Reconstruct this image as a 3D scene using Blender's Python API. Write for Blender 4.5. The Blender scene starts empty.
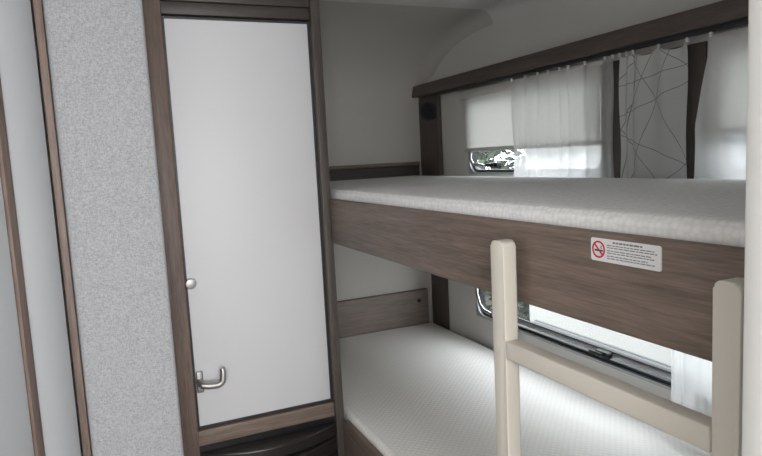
import bpy, bmesh, math, random
from mathutils import Vector, Matrix
random.seed(4)
C = bpy.context.scene.collection
H = 1.25   # eye height above the floor; all z below are written relative to the eye, x right, y into the van

# ------------------------------------------------------------------ materials
def srgb(r, g, b):
    f = lambda c: ((c/255+0.055)/1.055)**2.4 if c > 10 else c/255/12.92
    return (f(r), f(g), f(b), 1)
def newmat(name):
    m = bpy.data.materials.new(name); m.use_nodes = True
    nt = m.node_tree; b = nt.nodes['Principled BSDF']
    return m, nt, b
def plain(name, col, rough=.6, metal=0, bump=0, scale=300, var=0.04):
    m, nt, b = newmat(name); N = nt.nodes; L = nt.links
    tc = N.new('ShaderNodeTexCoord'); nz = N.new('ShaderNodeTexNoise'); nz.inputs['Scale'].default_value = 3; nz.inputs['Detail'].default_value = 4
    L.new(tc.outputs['Object'], nz.inputs['Vector'])
    cr = N.new('ShaderNodeValToRGB'); c = col
    cr.color_ramp.elements[0].position = .3; cr.color_ramp.elements[1].position = .7
    cr.color_ramp.elements[0].color = (c[0]*(1-var), c[1]*(1-var), c[2]*(1-var), 1)
    cr.color_ramp.elements[1].color = (min(1, c[0]*(1+var)), min(1, c[1]*(1+var)), min(1, c[2]*(1+var)), 1)
    L.new(nz.outputs['Fac'], cr.inputs['Fac']); L.new(cr.outputs['Color'], b.inputs['Base Color'])
    b.inputs['Roughness'].default_value = rough; b.inputs['Metallic'].default_value = metal
    if bump:
        n2 = N.new('ShaderNodeTexNoise'); n2.inputs['Scale'].default_value = scale; n2.inputs['Detail'].default_value = 3
        L.new(tc.outputs['Object'], n2.inputs['Vector'])
        bp = N.new('ShaderNodeBump'); bp.inputs['Strength'].default_value = bump; bp.inputs['Distance'].default_value = .002
        L.new(n2.outputs['Fac'], bp.inputs['Height']); L.new(bp.outputs['Normal'], b.inputs['Normal'])
    return m
def wood(name, dark, light, axis='Y', rough=.5):
    m, nt, b = newmat(name); N = nt.nodes; L = nt.links
    tc = N.new('ShaderNodeTexCoord'); mp = N.new('ShaderNodeMapping')
    s = {'X': (2.2, 40, 40), 'Y': (40, 2.2, 40), 'Z': (40, 40, 2.2)}[axis]
    mp.inputs['Scale'].default_value = s
    L.new(tc.outputs['Object'], mp.inputs['Vector'])
    n1 = N.new('ShaderNodeTexNoise'); n1.inputs['Scale'].default_value = 1.3; n1.inputs['Detail'].default_value = 9; n1.inputs['Roughness'].default_value = .7; n1.inputs['Distortion'].default_value = .5
    L.new(mp.outputs['Vector'], n1.inputs['Vector'])
    n2 = N.new('ShaderNodeTexNoise'); n2.inputs['Scale'].default_value = 8; n2.inputs['Detail'].default_value = 4
    L.new(mp.outputs['Vector'], n2.inputs['Vector'])
    mx = N.new('ShaderNodeMath'); mx.operation = 'MULTIPLY_ADD'; mx.inputs[1].default_value = .4
    L.new(n2.outputs['Fac'], mx.inputs[0]); 
    m2 = N.new('ShaderNodeMath'); m2.operation = 'MULTIPLY'; m2.inputs[1].default_value = .65
    L.new(n1.outputs['Fac'], m2.inputs[0]); L.new(m2.outputs[0], mx.inputs[2])
    cr = N.new('ShaderNodeValToRGB'); cr.color_ramp.elements[0].position = .33; cr.color_ramp.elements[1].position = .72
    cr.color_ramp.elements[0].color = dark; cr.color_ramp.elements[1].color = light
    L.new(mx.outputs[0], cr.inputs['Fac']); L.new(cr.outputs['Color'], b.inputs['Base Color'])
    b.inputs['Roughness'].default_value = rough
    bp = N.new('ShaderNodeBump'); bp.inputs['Strength'].default_value = .08; bp.inputs['Distance'].default_value = .0008
    L.new(mx.outputs[0], bp.inputs['Height']); L.new(bp.outputs['Normal'], b.inputs['Normal'])
    return m
def quilt(name, col, sc, strength, lo=.9, diag=False):
    m, nt, b = newmat(name); N = nt.nodes; L = nt.links
    tc = N.new('ShaderNodeTexCoord')
    if diag:        # crossed diagonal quilting
        mp = N.new('ShaderNodeMapping'); mp.inputs['Rotation'].default_value = (0, 0, .785); L.new(tc.outputs['Object'], mp.inputs['Vector'])
        ws = []
        for d in 'XY':
            w = N.new('ShaderNodeTexWave'); w.bands_direction = d; w.inputs['Scale'].default_value = sc; w.inputs['Distortion'].default_value = .4
            L.new(mp.outputs['Vector'], w.inputs['Vector']); ws.append(w)
        mnode = N.new('ShaderNodeMath'); mnode.operation = 'MULTIPLY'; L.new(ws[0].outputs['Fac'], mnode.inputs[0]); L.new(ws[1].outputs['Fac'], mnode.inputs[1])
        hgt = N.new('ShaderNodeMath'); hgt.operation = 'SUBTRACT'; hgt.inputs[0].default_value = 1; L.new(mnode.outputs[0], hgt.inputs[1])
        src = hgt.outputs[0]; p0, p1 = .25, 1
    else:           # embossed waffle cells
        v = N.new('ShaderNodeTexVoronoi'); v.inputs['Scale'].default_value = sc; v.inputs['Randomness'].default_value = .45
        L.new(tc.outputs['Object'], v.inputs['Vector']); src = v.outputs['Distance']; p0, p1 = .3, .75
    bp = N.new('ShaderNodeBump'); bp.invert = True; bp.inputs['Strength'].default_value = strength; bp.inputs['Distance'].default_value = .003
    L.new(src, bp.inputs['Height']); L.new(bp.outputs['Normal'], b.inputs['Normal'])
    cr = N.new('ShaderNodeValToRGB'); cr.color_ramp.elements[1].color = (col[0]*lo, col[1]*lo, col[2]*lo, 1); cr.color_ramp.elements[0].color = col
    cr.color_ramp.elements[0].position = p0; cr.color_ramp.elements[1].position = p1
    L.new(src, cr.inputs['Fac']); L.new(cr.outputs['Color'], b.inputs['Base Color'])
    b.inputs['Roughness'].default_value = .9
    return m
def felt(name, c1, c2):
    m, nt, b = newmat(name); N = nt.nodes; L = nt.links
    tc = N.new('ShaderNodeTexCoord')
    mpa = N.new('ShaderNodeMapping'); mpa.inputs['Scale'].default_value = (1, 1, .3); mpb = N.new('ShaderNodeMapping'); mpb.inputs['Scale'].default_value = (.3, 1, 1)
    n1 = N.new('ShaderNodeTexNoise'); n2 = N.new('ShaderNodeTexNoise')
    for nn, mm in ((n1, mpa), (n2, mpb)):
        nn.inputs['Scale'].default_value = 560; nn.inputs['Detail'].default_value = 3
        L.new(tc.outputs['Object'], mm.inputs['Vector']); L.new(mm.outputs['Vector'], nn.inputs['Vector'])
    a = N.new('ShaderNodeMath'); a.operation = 'ADD'; L.new(n1.outputs['Fac'], a.inputs[0]); L.new(n2.outputs['Fac'], a.inputs[1])
    h = N.new('ShaderNodeMath'); h.operation = 'MULTIPLY'; h.inputs[1].default_value = .5; L.new(a.outputs[0], h.inputs[0])
    cr = N.new('ShaderNodeValToRGB'); cr.color_ramp.elements[0].position = .36; cr.color_ramp.elements[1].position = .64
    cr.color_ramp.elements[0].color = c1; cr.color_ramp.elements[1].color = c2
    L.new(h.outputs[0], cr.inputs['Fac']); L.new(cr.outputs['Color'], b.inputs['Base Color'])
    bp = N.new('ShaderNodeBump'); bp.inputs['Strength'].default_value = .35; bp.inputs['Distance'].default_value = .001
    L.new(h.outputs[0], bp.inputs['Height']); L.new(bp.outputs['Normal'], b.inputs['Normal'])
    b.inputs['Roughness'].default_value = .95
    return m
def sheer(name, col, transp, trl=.6, lines=False):
    m, nt, b = newmat(name); N = nt.nodes; L = nt.links
    out = N['Material Output']
    d = N.new('ShaderNodeBsdfDiffuse'); t = N.new('ShaderNodeBsdfTranslucent'); tr = N.new('ShaderNodeBsdfTransparent')
    tc = N.new('ShaderNodeTexCoord')
    if lines:   # thin straight stitched lines crossing the cloth
        cur = None
        for ang, off in ((62, .055), (68, -.03), (-58, .02), (-50, -.085), (18, .10), (-22, -.02), (35, -.12), (80, .0), (-70, .11), (8, .17), (48, .16), (-35, .19)):
            a = math.radians(ang); dp = N.new('ShaderNodeVectorMath'); dp.operation = 'DOT_PRODUCT'
            dp.inputs[1].default_value = (0, math.sin(a), math.cos(a)); L.new(tc.outputs['Object'], dp.inputs[0])
            s1 = N.new('ShaderNodeMath'); s1.operation = 'SUBTRACT'; s1.inputs[1].default_value = off+.1; L.new(dp.outputs['Value'], s1.inputs[0])
            s2 = N.new('ShaderNodeMath'); s2.operation = 'ABSOLUTE'; L.new(s1.outputs[0], s2.inputs[0])
            if cur is None: cur = s2
            else:
                mn = N.new('ShaderNodeMath'); mn.operation = 'MINIMUM'; L.new(cur.outputs[0], mn.inputs[0]); L.new(s2.outputs[0], mn.inputs[1]); cur = mn
        ml = N.new('ShaderNodeMath'); ml.operation = 'MULTIPLY'; ml.inputs[1].default_value = 100; L.new(cur.outputs[0], ml.inputs[0])
        cr = N.new('ShaderNodeValToRGB'); cr.color_ramp.elements[0].position = .05; cr.color_ramp.elements[1].position = .12
        cr.color_ramp.elements[0].color = srgb(146, 148, 149); cr.color_ramp.elements[1].color = col
        L.new(ml.outputs[0], cr.inputs['Fac'])
    else:
        w = N.new('ShaderNodeTexNoise'); w.inputs['Scale'].default_value = 500
        L.new(tc.outputs['Object'], w.inputs['Vector'])
        cr = N.new('ShaderNodeValToRGB'); cr.color_ramp.elements[0].color = (col[0]*.95, col[1]*.95, col[2]*.95, 1); cr.color_ramp.elements[1].color = col
        L.new(w.outputs['Fac'], cr.inputs['Fac'])
    L.new(cr.outputs['Color'], d.inputs['Color']); L.new(cr.outputs['Color'], t.inputs['Color'])
    m1 = N.new('ShaderNodeMixShader'); m1.inputs[0].default_value = trl
    L.new(d.outputs[0], m1.inputs[1]); L.new(t.outputs[0], m1.inputs[2])
    m2 = N.new('ShaderNodeMixShader'); m2.inputs[0].default_value = transp
    L.new(m1.outputs[0], m2.inputs[1]); L.new(tr.outputs[0], m2.inputs[2])
    L.new(m2.outputs[0], out.inputs['Surface']); N.remove(b)
    return m
def glass(name):
    m, nt, b = newmat(name); N = nt.nodes; L = nt.links
    tr = N.new('ShaderNodeBsdfTransparent'); tr.inputs['Color'].default_value = (.92, .94, .95, 1)
    g = N.new('ShaderNodeBsdfGlossy'); g.inputs['Roughness'].default_value = .02
    mx = N.new('ShaderNodeMixShader'); mx.inputs[0].default_value = .05
    L.new(tr.outputs[0], mx.inputs[1]); L.new(g.outputs[0], mx.inputs[2]); L.new(mx.outputs[0], N['Material Output'].inputs['Surface']); N.remove(b)
    return m

WD, WL = srgb(88, 75, 67), srgb(146, 129, 117)
M = dict(
    wall=plain('vinyl_wall', srgb(188, 185, 180), .6, bump=.15, scale=400, var=.015),
    ceil=plain('ceiling_lining', srgb(214, 213, 211), .6, bump=.1, scale=400, var=.015),
    wall_r=plain('side_wall', srgb(214, 212, 208), .55, bump=.1, var=.015),
    near=plain('partition_white', srgb(202, 202, 200), .5, var=.01),
    floor=wood('floor_vinyl', srgb(90, 78, 68), srgb(130, 114, 100), 'Y'),
    woody=wood('oak_along', WD, WL, 'Y'), woodx=wood('oak_across', WD, WL, 'X'),
    post=wood('oak_post', srgb(88, 73, 66), srgb(144, 125, 115), 'Z'),
    darky=wood('dark_along', srgb(68, 60, 56), srgb(112, 101, 94), 'Y'), darkz=wood('dark_up', srgb(62, 56, 53), srgb(94, 86, 81), 'Z'),
    darkx=wood('dark_across', srgb(54, 50, 48), srgb(80, 74, 71), 'X'),
    head=wood('head_light', srgb(102, 92, 86), srgb(146, 134, 126), 'X'),
    door=plain('door_white', srgb(221, 222, 226), .5, var=.01),
    cab=plain('cabinet_white', srgb(226, 230, 235), .5, var=.01),
    felt=felt('grey_felt', srgb(150, 152, 156), srgb(188, 190, 194)),
    steel=plain('brushed_steel', srgb(178, 177, 175), .45, .85, var=.03),
    chrome=plain('bright_steel', srgb(215, 215, 214), .2, 1, var=.02),
    black=plain('black_plastic', srgb(24, 24, 25), .4, var=.05),
    step=plain('step_plastic', srgb(42, 40, 40), .3, var=.03),
    rubber=plain('dark_frame', srgb(50, 51, 54), .45, var=.05),
    alu=plain('grey_frame', srgb(172, 174, 176), .35, .4, var=.03),
    cream=plain('ladder_cream', srgb(226, 220, 209), .5, var=.015),
    matt_u=quilt('waffle_cover', srgb(252, 252, 252), 100, .5, .86),
    matt_l=quilt('quilted_cover', srgb(252, 250, 246), 22, .28, .93, True),
    sheer=sheer('sheer_white', srgb(252, 252, 252), .28, .65),
    pattern=sheer('sheer_lines', srgb(232, 234, 233), .14, .15, True),
    blind=sheer('blind_cloth', srgb(236, 235, 232), .0, .55),
    glass=glass('window_pane'),
    paper=plain('sticker_white', srgb(238, 238, 240), .5, var=.01),
    red=plain('sticker_red', srgb(200, 40, 40), .5), ink=plain('sticker_ink', srgb(60, 60, 64), .5),
    inkl=plain('sticker_grey_ink', srgb(120, 120, 124), .5),
    body=plain('outdoor_white', srgb(132, 133, 130), .4, var=.02), beige=plain('outdoor_grey', srgb(82, 84, 84), .5),
    leaf=plain('leaf_green', srgb(44, 52, 40), .8, var=.3), ground=plain('gravel', srgb(86, 84, 78), .9, bump=.6, scale=60, var=.15),
    tyre=plain('tyre', srgb(35, 35, 36), .8), tint=plain('tinted_window', srgb(60, 68, 74), .15),
)

# ------------------------------------------------------------------ geometry helpers
def NB(): return bmesh.new()
def box(bm, x0, x1, y0, y1, z0, z1, bev=0, seg=2):
    r = bmesh.ops.create_cube(bm, size=1)['verts']
    for v in r:
        v.co = Vector(((x0+x1)/2+v.co.x*(x1-x0), (y0+y1)/2+v.co.y*(y1-y0), (z0+z1)/2+v.co.z*(z1-z0)))
    if bev:
        es = list({e for v in r for e in v.link_edges})
        bmesh.ops.bevel(bm, geom=es, offset=bev, segments=seg, affect='EDGES', profile=.5)
    return bm
def tube(bm, pts, r, n=14, caps=True):
    pts = [Vector(p) for p in pts]; rings = []
    rr = r if isinstance(r, (list, tuple)) else [r]*len(pts)
    up = None
    for i, p in enumerate(pts):
        d = (pts[min(i+1, len(pts)-1)]-pts[max(i-1, 0)]).normalized()
        if up is None:
            up = Vector((0, 0, 1)) if abs(d.z) < .9 else Vector((1, 0, 0))
        a = d.cross(up).normalized(); b = a.cross(d).normalized(); up = b
        rings.append([bm.verts.new(p+(a*math.cos(2*math.pi*k/n)+b*math.sin(2*math.pi*k/n))*rr[i]) for k in range(n)])
    for A, B in zip(rings, rings[1:]):
        for k in range(n): bm.faces.new((A[k], A[(k+1) % n], B[(k+1) % n], B[k]))
    if caps: bm.faces.new(rings[0][::-1]); bm.faces.new(rings[-1])
    return bm
def lathe(bm, prof, org, axis, n=28):
    org = Vector(org); ax = Vector(axis).normalized()
    u = Vector((0, 0, 1)) if abs(ax.z) < .9 else Vector((1, 0, 0))
    a = ax.cross(u).normalized(); b = a.cross(ax); rings = []
    for d, r in prof:
        p = org+ax*d
        rings.append([bm.verts.new(p+(a*math.cos(2*math.pi*k/n)+b*math.sin(2*math.pi*k/n))*max(r, 1e-5)) for k in range(n)])
    for A, B in zip(rings, rings[1:]):
        for k in range(n): bm.faces.new((A[k], A[(k+1) % n], B[(k+1) % n], B[k]))
    bm.faces.new(rings[0][::-1]); bm.faces.new(rings[-1]); return bm
def rr_loop(y0, y1, z0, z1, r, n=8):
    pts = []
    for cy, cz, a0 in ((y1-r, z1-r, 0), (y0+r, z1-r, 90), (y0+r, z0+r, 180), (y1-r, z0+r, 270)):
        for k in range(n+1):
            a = math.radians(a0+90*k/n); pts.append((cy+r*math.cos(a), cz+r*math.sin(a)))
    return pts
def ring(bm, x0, x1, o, i):
    V = [[bm.verts.new((x, y, z)) for y, z in lp] for x in (x0, x1) for lp in (o, i)]
    n = len(o)
    for k in range(n):
        j = (k+1) % n
        bm.faces.new((V[0][k], V[0][j], V[1][j], V[1][k])); bm.faces.new((V[2][k], V[3][k], V[3][j], V[2][j]))
        bm.faces.new((V[0][k], V[2][k], V[2][j], V[0][j])); bm.faces.new((V[1][k], V[1][j], V[3][j], V[3][k]))
    return bm
def plate(bm, x0, x1, lp, bev=0):
    A = [bm.verts.new((x0, y, z)) for y, z in lp]; B = [bm.verts.new((x1, y, z)) for y, z in lp]
    fa = bm.faces.new(A); fb = bm.faces.new(B[::-1]); n = len(lp)
    for k in range(n): bm.faces.new((A[k], B[k], B[(k+1) % n], A[(k+1) % n]))
    if bev: bmesh.ops.bevel(bm, geom=list(fa.edges)+list(fb.edges), offset=bev, segments=3, affect='EDGES', profile=.5)
    return bm
def parent_world(p):
    v = Vector(p.location)
    while p.parent: p = p.parent; v += Vector(p.location)
    return v
def obj(name, bm, mat, parent=None, smooth=True, label=None):
    off = Vector((0, 0, H))-(parent_world(parent) if parent else Vector((0, 0, 0)))
    bmesh.ops.recalc_face_normals(bm, faces=bm.faces[:])
    bmesh.ops.translate(bm, verts=bm.verts[:], vec=off)
    me = bpy.data.meshes.new(name); bm.to_mesh(me); bm.free(); me.materials.append(M[mat])
    if smooth:
        for p in me.polygons: p.use_smooth = True
        me.set_sharp_from_angle(angle=math.radians(38))
    o = bpy.data.objects.new(name, me); C.objects.link(o)
    if parent: o.parent = parent
    if label: o['label'] = label
    return o
def tag(o, label, cat=None, group=None, kind=None):
    o['label'] = label
    if cat: o['category'] = cat
    if group: o['group'] = group
    if kind: o['kind'] = kind
    return o
def thing(name, label, cat, loc, group=None, kind=None):
    o = bpy.data.objects.new(name, None); o.empty_display_size = .05
    o.location = (loc[0], loc[1], loc[2]+H); C.objects.link(o)
    return tag(o, label, cat, group, kind)
def struct(name, bm, mat, label, cat):
    return tag(obj(name, bm, mat), label, cat, kind='structure')

X1, X2, YF, YD, ZC = .584, 1.33, 2.5, 1.73, .51

# ------------------------------------------------------------------ room shell
struct('floor', box(NB(), -.95, X2+.03, -1.65, 2.53, -1.29, -1.25), 'floor', 'brown wood-look floor of the caravan', 'floor')
YC = 1.93
R = .05; cols = [(-.95, 0), (X2-R, 0)]
for k in range(1, 13):
    a = math.radians(90*k/12); cols.append((X2-R+R*math.sin(a), R*(1-math.cos(a))))
cols.append((X2+.03, R))
bm = NB(); box(bm, -.98, X2+.03, -1.68, 2.56, ZC+.004, ZC+.03)
rows = [[bm.verts.new((x, y, ZC-off)) for x, off in cols] for y in (-1.65, YC)]
for k in range(len(cols)-1): bm.faces.new((rows[0][k], rows[0][k+1], rows[1][k+1], rows[1][k]))
struct('ceiling', bm, 'ceil', 'off white caravan ceiling lining above the bunks', 'ceiling')
prof = [(YF, -1.25), (YF, -.3), (YF, .18)]
for k in range(1, 29):
    t = math.radians(90*k/28); e = 2/2.35
    prof.append((YC+(YF-YC)*math.cos(t)**e if k < 28 else YC, .18+.33*math.sin(t)**e))
def nrm(k):
    if k == len(prof)-1: return Vector((0, -1))
    a = Vector(prof[max(k-1, 0)]); b = Vector(prof[min(k+1, len(prof)-1)]); d = (b-a).normalized()
    return Vector((-abs(d.y), -abs(d.x)))
G = []; bm = NB()
for x, off in cols:
    col = []
    for k, (y, z) in enumerate(prof):
        f = min(1, max(0, (z-.31)/.08)); f = f*f*(3-2*f); q = Vector((y, z))+nrm(k)*off*f
        col.append(bm.verts.new((x, q.x, q.y)))
    G.append(col)
for A, B in zip(G, G[1:]):
    for k in range(len(prof)-1): bm.faces.new((A[k], A[k+1], B[k+1], B[k]))
struct('wall_far', bm, 'wall', 'grey-white end wall curving forward into the roof', 'wall')
struct('wall_light_block', box(NB(), -.98, X2+.03, 2.531, 2.56, -1.25, ZC+.003), 'wall', 'unseen outer skin added behind the curved end wall to block light', 'wall')  # unseen backing, added to stop light leaking past the curved wall
W = [(1.385, 2.12, -.085, .235), (.36, 1.02, -.085, .235), (.60, 2.10, -.660, -.27)]
def cells(bm, holes, y0, y1, z0, z1, xa, xb):
    ys = sorted({y0, y1, *[h[0] for h in holes], *[h[1] for h in holes]}); zs = sorted({z0, z1, *[h[2] for h in holes], *[h[3] for h in holes]})
    for a, b in zip(ys, ys[1:]):
        for c, d in zip(zs, zs[1:]):
            if any(h[0] <= (a+b)/2 <= h[1] and h[2] <= (c+d)/2 <= h[3] for h in holes): continue
            box(bm, xa, xb, a, b, c, d)
    bmesh.ops.remove_doubles(bm, verts=bm.verts[:], dist=1e-5)
bm = NB(); cells(bm, W, -1.65, 2.53, -1.25, ZC+.003, X2, X2+.03)
struct('wall_right', bm, 'wall_r', 'pale side wall of the caravan with the bunk windows', 'wall')
struct('wall_left', box(NB(), -.98, -.95, -1.65, 2.53, -1.25, ZC+.003), 'wall_r', 'pale opposite side wall of the caravan', 'wall')
struct('wall_rear', box(NB(), -.95, X2, -1.68, -1.65, -1.25, ZC+.003), 'wall_r', 'pale wall at the camera end of the caravan', 'wall')
struct('wall_washroom', box(NB(), -.95, .589, YD+.02, YD+.045, -1.25, ZC), 'wall', 'wall behind the white washroom door', 'wall')
struct('wall_divider', box(NB(), .562, .582, YD+.045, YF, -1.25, ZC), 'wall', 'thin divider between washroom and bunks', 'wall')
struct('wall_near', box(NB(), .402, X2, .262, .2885, -1.25, ZC, .003), 'near', 'pale grey partition edge at the right of the photo', 'wall')

# ------------------------------------------------------------------ washroom door and its frame
struct('trim_1', box(NB(), .118, .164, YD-.024, YD+.02, -1.25, .46, .003), 'post', 'reddish wood-grain left door post beside the grey felt panel', 'door frame')
struct('trim_2', box(NB(), .564, .590, YD-.03, YD+.02, -1.25, ZC, .002), 'darkz', 'dark wood right door post against the bunks', 'door frame')
struct('trim_3', box(NB(), .164, .564, YD-.012, YD+.02, .398, .43, .002), 'darkx', 'dark strip directly above the washroom door', 'door frame')
struct('trim_4', box(NB(), .122, .564, YD-.03, YD+.02, .46, ZC, .002), 'darkx', 'dark beam above the washroom door', 'door frame')
struct('trim_6', box(NB(), .164, .564, YD-.020, YD+.02, .4305, .46, .003), 'darkx', 'dark grey header under the beam over the washroom door', 'door frame')
struct('trim_5', box(NB(), .164, .564, YD-.018, YD+.02, -.772, -.729, .002), 'woodx', 'wood-grain sill rail under the washroom door', 'door frame')
d = thing('door_1', 'white washroom door with steel lever handle', 'door', (.365, YD, -.725), kind='structure')
obj('door_leaf', box(NB(), .171, .558, YD-.006, YD+.018, -.720, .388, .002), 'door', d)
bm = NB()
for a in ((.166, .171, -.725, .393), (.558, .563, -.725, .393), (.171, .558, -.725, -.720), (.171, .558, .388, .393)):
    box(bm, a[0], a[1], YD-.008, YD+.018, a[2], a[3])
obj('edge_band', bm, 'rubber', d)
h = obj('lever_handle', box(NB(), .1722, .191, YD-.014, YD-.0062, -.622, -.560, .004, 3), 'steel', d, label='satin steel lever handle with upturned end')
bm = NB()
pts = [(.1815, YD-.012, -.590), (.1815, YD-.030, -.590), (.187, YD-.041, -.592), (.20, YD-.044, -.595), (.222, YD-.044, -.597)]
for k in range(1, 9):
    a = math.radians(-90+75*k/8); pts.append((.222+.018*math.cos(a), YD-.044, -.579+.018*math.sin(a)))
pts += [(.2405, YD-.043, -.572), (.2415, YD-.042, -.562), (.240, YD-.041, -.553)]
tube(bm, pts, [.010, .010, .0098, .0092, .009]+[.009]*8+[.0088, .0084, .007], 18)
obj('lever', bm, 'steel', h)
obj('knob', lathe(NB(), [(0, .007), (.008, .007), (.009, .013), (.014, .0145), (.019, .013), (.0205, .006)], (.179, YD-.006, -.312), (0, -1, 0)), 'steel', d, label='small round dull steel knob')

# layered curved moulding under the door
s = thing('entry_step', 'dark layered curved step moulding under the washroom door', 'step', (.365, YD-.02, -1.25))
n = 28
def bow(k, base, amp): x = .168+(.562-.168)*k/n; u = 2*k/n-1; return x, base-amp*(1-u*u)
def bowed(levels):
    bm = NB(); T = []
    for zz, am in levels: T.append([bm.verts.new((*bow(k, YD-.026, am), zz)) for k in range(n+1)])
    T.append([bm.verts.new((bow(k, 0, 0)[0], YD-.0205, levels[-1][0])) for k in range(n+1)])
    T.append([bm.verts.new((bow(k, 0, 0)[0], YD-.0205, levels[0][0])) for k in range(n+1)])
    for A, B in zip(T, T[1:]+T[:1]):
        for k in range(n): bm.faces.new((A[k], A[k+1], B[k+1], B[k]))
    bm.faces.new([t[0] for t in T]); bm.faces.new([t[-1] for t in T][::-1]); return bm
def slat(z0, z1, amp, r=.006):
    lv = [(z0, amp-.006), (z0+.003, amp)]
    for k in range(0, 7):
        a = math.radians(90*k/6); lv.append((z1-r+r*math.sin(a), amp-r+r*math.cos(a)))
    lv.append((z1+.0005, amp-.018)); return bowed(lv)
obj('step_body', bowed([(-1.25, .025), (-.8755, .025)]), 'black', s)
for z0, z1, am in ((-.875, -.832, .072), (-.829, -.792, .056)):
    obj('step_slat', slat(z0, z1, am, .008), 'step', s)
struct('trim_7', box(NB(), .164, .564, YD-.014, YD+.02, -1.25, -.7725), 'black', 'dark recess board below the door sill', 'plinth')

# ------------------------------------------------------------------ grey felt panel and left cabinet
p = thing('wall_panel', 'tall grey felt upholstered panel left of the washroom door', 'panel', (0, 1.49, -1.25))
obj('felt_pad', box(NB(), -.090, .1055, 1.475, 1.50, -1.25, ZC-.001, .010, 4), 'felt', p)
obj('edge_strip', box(NB(), -.106, -.0905, 1.466, 1.50, -1.25, ZC-.001, .002), 'post', p)
obj('backing_board', box(NB(), -.106, .104, 1.501, 1.70, -1.25, ZC-.001), 'darkz', p)
def slab(bm, t0, t1, d0, d1, z0, z1, bev=.0015):
    o = Vector((-.108, 1.464)); u = Vector((-.3624, -.932)); nm = Vector((-.932, .3624))
    n0 = len(bm.verts); box(bm, t0, t1, d0, d1, z0, z1, bev)
    bm.verts.ensure_lookup_table()
    for v in bm.verts[n0:]:
        q = o+u*v.co.x+nm*v.co.y; v.co.x, v.co.y = q.x, q.y
    return bm
def cabinet(t0, t1, label):
    c = Vector((-.108, 1.464))+Vector((-.3624, -.932))*((t0+t1)/2)
    w = thing('wardrobe', label, 'cabinet', (c.x, c.y, -1.25), group='white cabinets on the left')
    obj('carcass', slab(NB(), t0+.001, t1-.001, .02, .26, -1.25, ZC-.001), 'darkz', w)
    obj('door_panel', slab(NB(), t0+.002, t1-.028, 0, .0185, -1.2, ZC-.01, .003), 'cab', w)
    obj('edge_strip', slab(NB(), t1-.0275, t1-.002, -.004, .0185, -1.25, ZC-.001), 'post', w)
    obj('plinth', slab(NB(), t0+.002, t1-.028, .004, .0185, -1.249, -1.205), 'darkz', w)
cabinet(0, .181, 'narrow white cabinet beside the grey felt panel')
cabinet(.181, .75, 'white cabinet at the extreme left edge of the photo')

# ------------------------------------------------------------------ bunks
ub = thing('bunk_bed', 'upper bunk with brown wood-grain front board and warning sticker', 'bunk', ((X1+X2)/2, 1.4, -.241), group='caravan bunks')
obj('front_board', box(NB(), X1, X1+.018, .29, YD-.031, -.241, -.112, .003), 'woody', ub)
obj('base_panel', box(NB(), X1+.019, X2-.001, .29, YF-.002, -.231, -.195), 'woody', ub)
obj('headboard', box(NB(), .60, 1.29, YF-.022, YF-.001, -.19, -.041, .002), 'darkx', ub)
obj('headboard_rail', box(NB(), .60, 1.29, YF-.03, YF-.001, -.040, -.025, .003), 'woodx', ub)
lb = thing('bunk_bed', 'lower bunk under the ladder with taupe wood headboard', 'bunk', ((X1+X2)/2, 1.4, -1.25), group='caravan bunks')
obj('front_board', box(NB(), X1, X1+.018, .29, YD-.031, -1.25, -.785, .003), 'woody', lb)
obj('base_panel', box(NB(), X1+.019, X2-.001, .29, YF-.002, -.90, -.87), 'woody', lb)
obj('headboard', box(NB(), .60, 1.305, YF-.024, YF-.001, -.87, -.612, .003), 'head', lb, label='taupe wood headboard')
obj('screw_cap', lathe(NB(), [(0, .009), (.003, .009), (.005, .006)], (1.255, YF-.024, -.66), (0, -1, 0)), 'black', lb)
st = obj('warning_sticker', plate(NB(), X1-.0012, X1-.0002, rr_loop(.519, .634, -.150, -.1195, .003, 3)), 'paper', ub, label='white no-smoking warning sticker with small print')
cy, cz = .620, -.1345
def circ(r, n=28): return [(cy+r*math.cos(2*math.pi*k/n), cz+r*math.sin(2*math.pi*k/n)) for k in range(n)]
bm = NB(); ring(bm, X1-.0017, X1-.0011, circ(.0115), circ(.0092))
n0 = len(bm.verts); box(bm, X1-.0017, X1-.0011, cy-.0098, cy+.0098, cz-.0011, cz+.0011)
bm.verts.ensure_lookup_table()
for v in bm.verts[n0:]:
    a = math.radians(45); y, z = v.co.y-cy, v.co.z-cz; v.co.y = cy+y*math.cos(a)-z*math.sin(a); v.co.z = cz+y*math.sin(a)+z*math.cos(a)
obj('prohibition_ring', bm, 'red', st)
bm = NB(); box(bm, X1-.0015, X1-.0011, cy-.006, cy+.007, cz-.0025, cz-.0002); box(bm, X1-.0015, X1-.0011, cy-.0075, cy-.0063, cz-.0025, cz-.0002)
tube(bm, [(X1-.0014, cy-.006, cz+.001), (X1-.0014, cy-.004, cz+.003), (X1-.0014, cy-.006, cz+.0055)], .0005, 5)
obj('cigarette_symbol', bm, 'ink', st)
bm = NB()
for row, (z, hgt, ys, ye) in enumerate([(-.1235, .0022, .595, .548), (-.1275, .0012, .605, .53), (-.1305, .0012, .605, .526), (-.1345, .0012, .605, .535), (-.1375, .0012, .605, .53), (-.1415, .0012, .605, .54), (-.1445, .0012, .605, .528)]):
    y = ys
    while y > ye:
        w = random.uniform(.003, .009); w = min(w, y-ye+.001)
        box(bm, X1-.0014, X1-.0011, y-w, y, z-hgt/2, z+hgt/2); y -= w+.0014
obj('small_print', bm, 'inkl', st, smooth=False)

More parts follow.
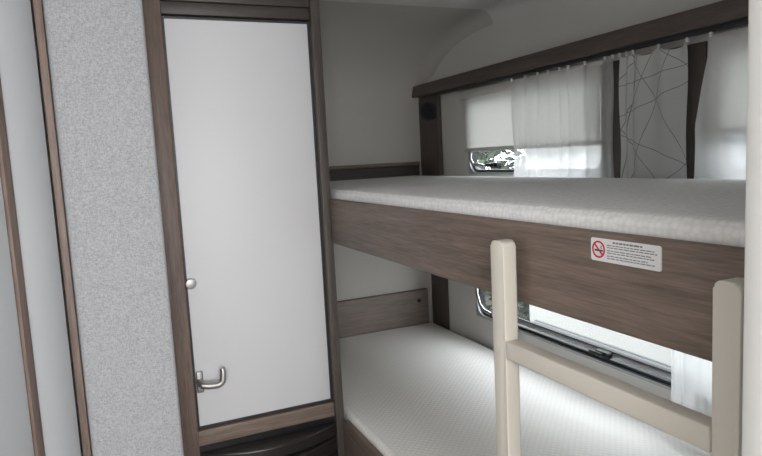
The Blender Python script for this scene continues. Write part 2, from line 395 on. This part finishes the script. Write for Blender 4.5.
def mattress(lbl, z0, z1, mat, y0=.30, x0=X1+.020, x1=1.262, y1=YF-.033, bev=.018):
    bm = NB(); box(bm, x0, x1, y0, y1, z0, z1, bev, 5)
    return tag(obj('mattress', bm, mat), lbl, 'mattress', 'bunk mattresses')
mattress('white waffle-textured mattress on the upper bunk', -.190, -.086, 'matt_u')
mattress('white quilted mattress on the lower bunk behind the ladder', -.868, -.765, 'matt_l', x1=1.318)

# ------------------------------------------------------------------ ladder
l = thing('bunk_ladder', 'cream wooden ladder standing against the bunk fronts', 'ladder', (.56, .6, -1.25))
for y0, y1 in ((.779, .812), (.390, .420)):
    yc = (y0+y1)/2; hw = (y1-y0)/2; lp = [(y0, -1.25), (y1, -1.25)]
    for k in range(15):
        a = math.pi*k/14; c_, s_ = math.cos(a), math.sin(a)
        lp.append((yc+hw*math.copysign(abs(c_)**.7, c_), -.146+.009*s_**.7))
    obj('post', plate(NB(), .542, .567, lp, .003), 'cream', l)
for z in (-.293, -.56, -.82, -1.06):
    obj('rung', box(NB(), .541, .5665, .4215, .7775, z-.028, z, .0025, 3), 'cream', l)

# ------------------------------------------------------------------ corner post + reading lamp, side trims
struct('trim_8', box(NB(), 1.308, X2-.001, 2.33, YF-.001, -.190, .256, .002), 'darkz', 'dark wood corner post above the upper mattress', 'post')
struct('trim_9', box(NB(), 1.322, X2-.001, 2.33, YF-.026, -.87, -.243, .002), 'darkz', 'dark wood corner post beside the lower headboard', 'post')
struct('trim_10', box(NB(), 1.322, X2-.001, 1.05, 1.37, -.19, .235, .001), 'darkz', 'dark wood panel between the two upper windows', 'panel')
LY = 2.372
r = thing('reading_spotlight', 'round black reading spotlight on the dark corner post', 'lamp', (1.308, LY, .186))
obj('mount', lathe(NB(), [(0, .036), (.008, .036), (.010, .031)], (1.308, LY, .188), (-1, 0, 0)), 'rubber', r)
ax = Vector((-.9, -.42, -.1)).normalized()
obj('lamp_head', lathe(NB(), [(0, .016), (.004, .032), (.014, .037), (.018, .037)], (1.299, LY, .188), ax), 'rubber', r)
obj('rim', lathe(NB(), [(.018, .039), (.022, .039), (.023, .033), (.021, .033)], (1.299, LY, .188), ax), 'rubber', r)
obj('lens', lathe(NB(), [(.022, .031), (.024, .026), (.0245, .004)], (1.299, LY, .188), ax), 'black', r)

tag(obj('curtain_pelmet', box(NB(), 1.272, X2-.001, .29, YF-.002, .2585, .306, .003), 'darky'), 'long dark wood pelmet board above the window curtains', 'pelmet')
tag(obj('curtain_rail', box(NB(), 1.288, 1.300, .30, 2.30, .2475, .2583, .001), 'rubber'), 'thin curtain rail fixed under the dark pelmet', 'rail')

# ------------------------------------------------------------------ windows
def window(name, h, rad, label, latches, fr='rubber'):
    y0, y1, z0, z1 = h
    w = thing(name, label, 'window', (X2, (y0+y1)/2, z0), kind='structure')
    o = rr_loop(y0+.001, y1-.001, z0+.001, z1-.001, .004); i = rr_loop(y0+.009, y1-.009, z0+.009, z1-.009, rad)
    obj('outer_frame', ring(NB(), X2-.006, X2+.029, o, i), 'alu', w)
    o2 = rr_loop(y0+.0095, y1-.0095, z0+.0095, z1-.0095, rad); i2 = rr_loop(y0+.019, y1-.019, z0+.019, z1-.019, rad*.8)
    obj('rubber_seal', ring(NB(), X2+.004, X2+.024, o2, i2), fr, w)
    obj('pane', plate(NB(), X2+.016, X2+.018, rr_loop(y0+.0195, y1-.0195, z0+.0195, z1-.0195, rad*.8)), 'glass', w)
    for y in latches:
        la = obj('latch', box(NB(), X2-.020, X2+.003, y-.026, y+.026, z0+.026, z0+.046, .004, 3), 'black', w)
        obj('latch_lever', box(NB(), X2-.028, X2-.0205, y-.01, y+.045, z0+.031, z0+.043, .003, 3), 'black', la)
    return w
window('window_1', W[0], .045, 'upper bunk window behind the cream blind and sheer curtain', [1.93])
window('window_2', W[1], .045, 'upper bunk window at the right behind the last curtain', [.8])
window('window_3', W[2], .05, 'long lower bunk window with dark frame', [1.39, 1.0])
w3 = thing('window_rail', 'slim grey rail running along the bottom of the lower window', 'window rail', (X2, 1.3, -.63))
obj('rail_bar', box(NB(), X2+.0045, X2+.0145, .63, 2.02, -.634, -.618, .003), 'alu', w3)
obj('rail_gasket', box(NB(), X2+.0045, X2+.0145, .63, 2.02, -.6175, -.613, .001), 'rubber', w3)
def stay(y, z, label, s=1):
    bm = NB(); tube(bm, [(X2-.012, y, z+.13*s), (X2-.02, y-.008, z+.075*s), (X2-.022, y-.03, z+.035*s), (X2-.024, y-.06, z+.018), (X2-.018, y-.10, z+.010)], .0065, 10)
    tag(obj('window_stay', bm, 'chrome'), label, 'window stay', 'bright window stays')
stay(2.075, -.635, 'curved bright steel stay at the far corner of the lower window')
stay(2.09, -.062, 'curved bright steel stay at the corner of the upper window', .5)

def blind(y0, y1, zb, label):
    b = thing('roller_blind', label, 'blind', (1.32, (y0+y1)/2, zb), group='cream roller blinds')
    obj('cassette', box(NB(), 1.308, 1.328, y0, y1, .212, .2465, .006, 3), 'wall_r', b)
    obj('blind_cloth', box(NB(), 1.3175, 1.3185, y0+.015, y1-.025, zb+.016, .2115), 'blind', b)
    obj('bottom_bar', box(NB(), 1.312, 1.323, y0+.01, y1-.02, zb, zb+.0155, .003), 'wall_r', b)
blind(1.375, 2.15, .004, 'cream roller blind half lowered over the upper far window')
blind(.32, 1.03, .012, 'cream roller blind behind the right-hand sheer curtain')

# ------------------------------------------------------------------ curtains
def curtain(y0, y1, z0, z1, folds, amp, mat, label, seed, xc=1.291, flare=0, hooks=True):
    rnd = random.Random(seed); c = thing('curtain', label, 'curtain', (xc, (y0+y1)/2, z0), group='bunk window curtains')
    bm = NB(); nu, nv = folds*12, 24
    wd = [rnd.uniform(.4, 1.8) for _ in range(folds)]; tot = sum(wd); cum = [0]
    for q in wd: cum.append(cum[-1]+q/tot)
    am = [rnd.uniform(.3, 1.1) for _ in range(folds+1)]; fd = [rnd.uniform(.1, .8) for _ in range(folds+1)]
    G = []
    for j in range(nv+1):
        t = j/nv; row = []
        ye = y1+flare*min(1, t/.6)**1.2
        for i in range(nu+1):
            f = i/nu*folds; k = min(int(f), folds-1); fr = f-k
            u = cum[k]+(cum[k+1]-cum[k])*fr
            a = amp*(am[k]*(1-fd[k]*t)*(1-fr)+am[k+1]*(1-fd[k+1]*t)*fr)
            x = xc+a*math.sin(2*math.pi*fr)*.8+.003*math.sin(7*t+9*u)
            yy = y0+(ye-y0)*u+.004*math.sin(5*t+f)*t*(1-abs(2*u-1))
            zz = z1-(z1-z0)*t-(.013*math.sin(math.pi*fr)*(1-t)**6*min(1, wd[k]) if hooks else 0)
            row.append(bm.verts.new((x, yy, zz)))
        G.append(row)
    for j in range(nv):
        for i in range(nu): bm.faces.new((G[j][i], G[j][i+1], G[j+1][i+1], G[j+1][i]))
    obj('cloth', bm, mat, c)
    if hooks:
        for k in range(folds+1):
            y = y0+(y1-y0)*cum[k]
            obj('glider', box(NB(), xc-.003, xc+.005, y-.003, y+.003, z1-.004, .2474, .001), 'paper', c)
curtain(1.312, 1.775, -.10, .240, 8, .013, 'sheer', 'sheer white curtain hanging between the blind and the dark panel', 1)
curtain(1.075, 1.288, -.10, .240, 4, .009, 'pattern', 'pale sheer curtain with thin branching line pattern', 2)
curtain(.33, 1.012, -.10, .240, 11, .013, 'sheer', 'sheer white curtain at the right edge of the upper bunk', 3, flare=.042)
curtain(.34, 1.12, -.72, -.25, 14, .012, 'sheer', 'white curtain over the lower window behind the ladder', 5, xc=1.290, hooks=False)

# ------------------------------------------------------------------ outside
struct('ground', box(NB(), X2+.3, 14, -8, 14, -1.85, -1.75), 'ground', 'grey gravel pitch outside the windows', 'ground')
cv = thing('caravan', 'white caravan parked outside beyond the lower window', 'caravan', (3.6, 1.4, -1.75))
bm = NB(); box(bm, 2.7, 4.8, -1.8, 3.65, -1.42, .9, .12, 4); obj('body_shell', bm, 'body', cv)
obj('lower_skirt', box(NB(), 2.69, 4.7, -1.7, 3.5, -1.58, -1.43, .02), 'beige', cv)
for z in (-1.22, -1.02, -.62): obj('side_rail', box(NB(), 2.68, 2.699, -1.6, 3.5, z-.014, z+.014, .004), 'beige', cv)
obj('side_window', plate(NB(), 2.685, 2.699, rr_loop(1.0, 2.4, -.35, .4, .08)), 'tint', cv)
for a in ((2.3, 2.75), (2.95, 3.35)):
    obj('side_hatch', ring(NB(), 2.685, 2.699, rr_loop(a[0], a[1], -.98, -.66, .04), rr_loop(a[0]+.02, a[1]-.02, -.96, -.68, .03)), 'beige', cv)
for y in (.8, 1.55): obj('wheel', lathe(NB(), [(0, .18), (.03, .3), (.17, .3), (.2, .18)], (2.72, y, -1.45), (1, 0, 0)), 'tyre', cv)
bm = NB(); rnd = random.Random(8)
for k in range(5200):
    c = Vector((rnd.uniform(3.0, 4.6), rnd.uniform(4.3, 8.5), rnd.uniform(-1.75, .6)))
    s = .05+rnd.random()*.05; a = Vector((rnd.gauss(0, 1), rnd.gauss(0, 1), rnd.gauss(0, 1))).normalized(); bb = a.orthogonal().normalized()
    vs = [bm.verts.new(c+q) for q in (-a*s, bb*s*.45, a*s, -bb*s*.45)]; bm.faces.new(vs)
tag(obj('hedge', bm, 'leaf', smooth=False), 'green leafy hedge outside beyond the far end of the window', 'hedge')

# ------------------------------------------------------------------ light
w = bpy.data.worlds.new('sky'); bpy.context.scene.world = w; w.use_nodes = True
nt = w.node_tree; bg = nt.nodes['Background']
tc = nt.nodes.new('ShaderNodeTexCoord'); sx = nt.nodes.new('ShaderNodeSeparateXYZ'); cr = nt.nodes.new('ShaderNodeValToRGB')
nt.links.new(tc.outputs['Generated'], sx.inputs[0]); nt.links.new(sx.outputs['Z'], cr.inputs['Fac'])
cr.color_ramp.elements[0].color = (.98, .99, 1, 1); cr.color_ramp.elements[1].color = (.95, .975, 1, 1)
nt.links.new(cr.outputs['Color'], bg.inputs['Color']); bg.inputs['Strength'].default_value = 7.5
def area(name, loc, size, sy, energy, direction, col=(1, 1, 1), portal=False):
    l = bpy.data.lights.new(name, 'AREA'); l.shape = 'RECTANGLE'; l.size = size; l.size_y = sy; l.energy = energy; l.color = col
    if portal: l.cycles.is_portal = True
    o = bpy.data.objects.new(name, l); C.objects.link(o); o.location = (loc[0], loc[1], loc[2]+H)
    o.rotation_euler = Vector(direction).to_track_quat('-Z', 'Y').to_euler(); return o
for h in W:
    area('window_portal', (X2+.04, (h[0]+h[1])/2, (h[2]+h[3])/2), h[1]-h[0], h[3]-h[2], 1, (-1, 0, 0), portal=True)
area('roof_fill', (.1, -.5, ZC-.02), 1.0, .9, 26, (.25, .6, -1), (1, .998, .99))  # added soft fill under the ceiling
area('rear_fill', (-.1, -1.55, -.1), 1.5, .9, 42, (.1, 1, 0), (1, .995, .995))  # added fill from behind the camera; the rear wall has no window

# ------------------------------------------------------------------ camera
cam = bpy.data.cameras.new('camera'); cam.sensor_width = 36; cam.lens = 36*615/762; cam.clip_start = .01
co = bpy.data.objects.new('camera', cam); C.objects.link(co)
back = Vector((-.3983, -.9103, .1133)).normalized(); right = Vector((.9126, -.4056, -.0513)); right = (right-back*right.dot(back)).normalized(); up = back.cross(right)
m = Matrix((right, up, back)).transposed().to_4x4(); m.translation = Vector((0, 0, H)); co.matrix_world = m
bpy.context.scene.camera = co
bpy.context.scene.view_settings.view_transform = 'Standard'
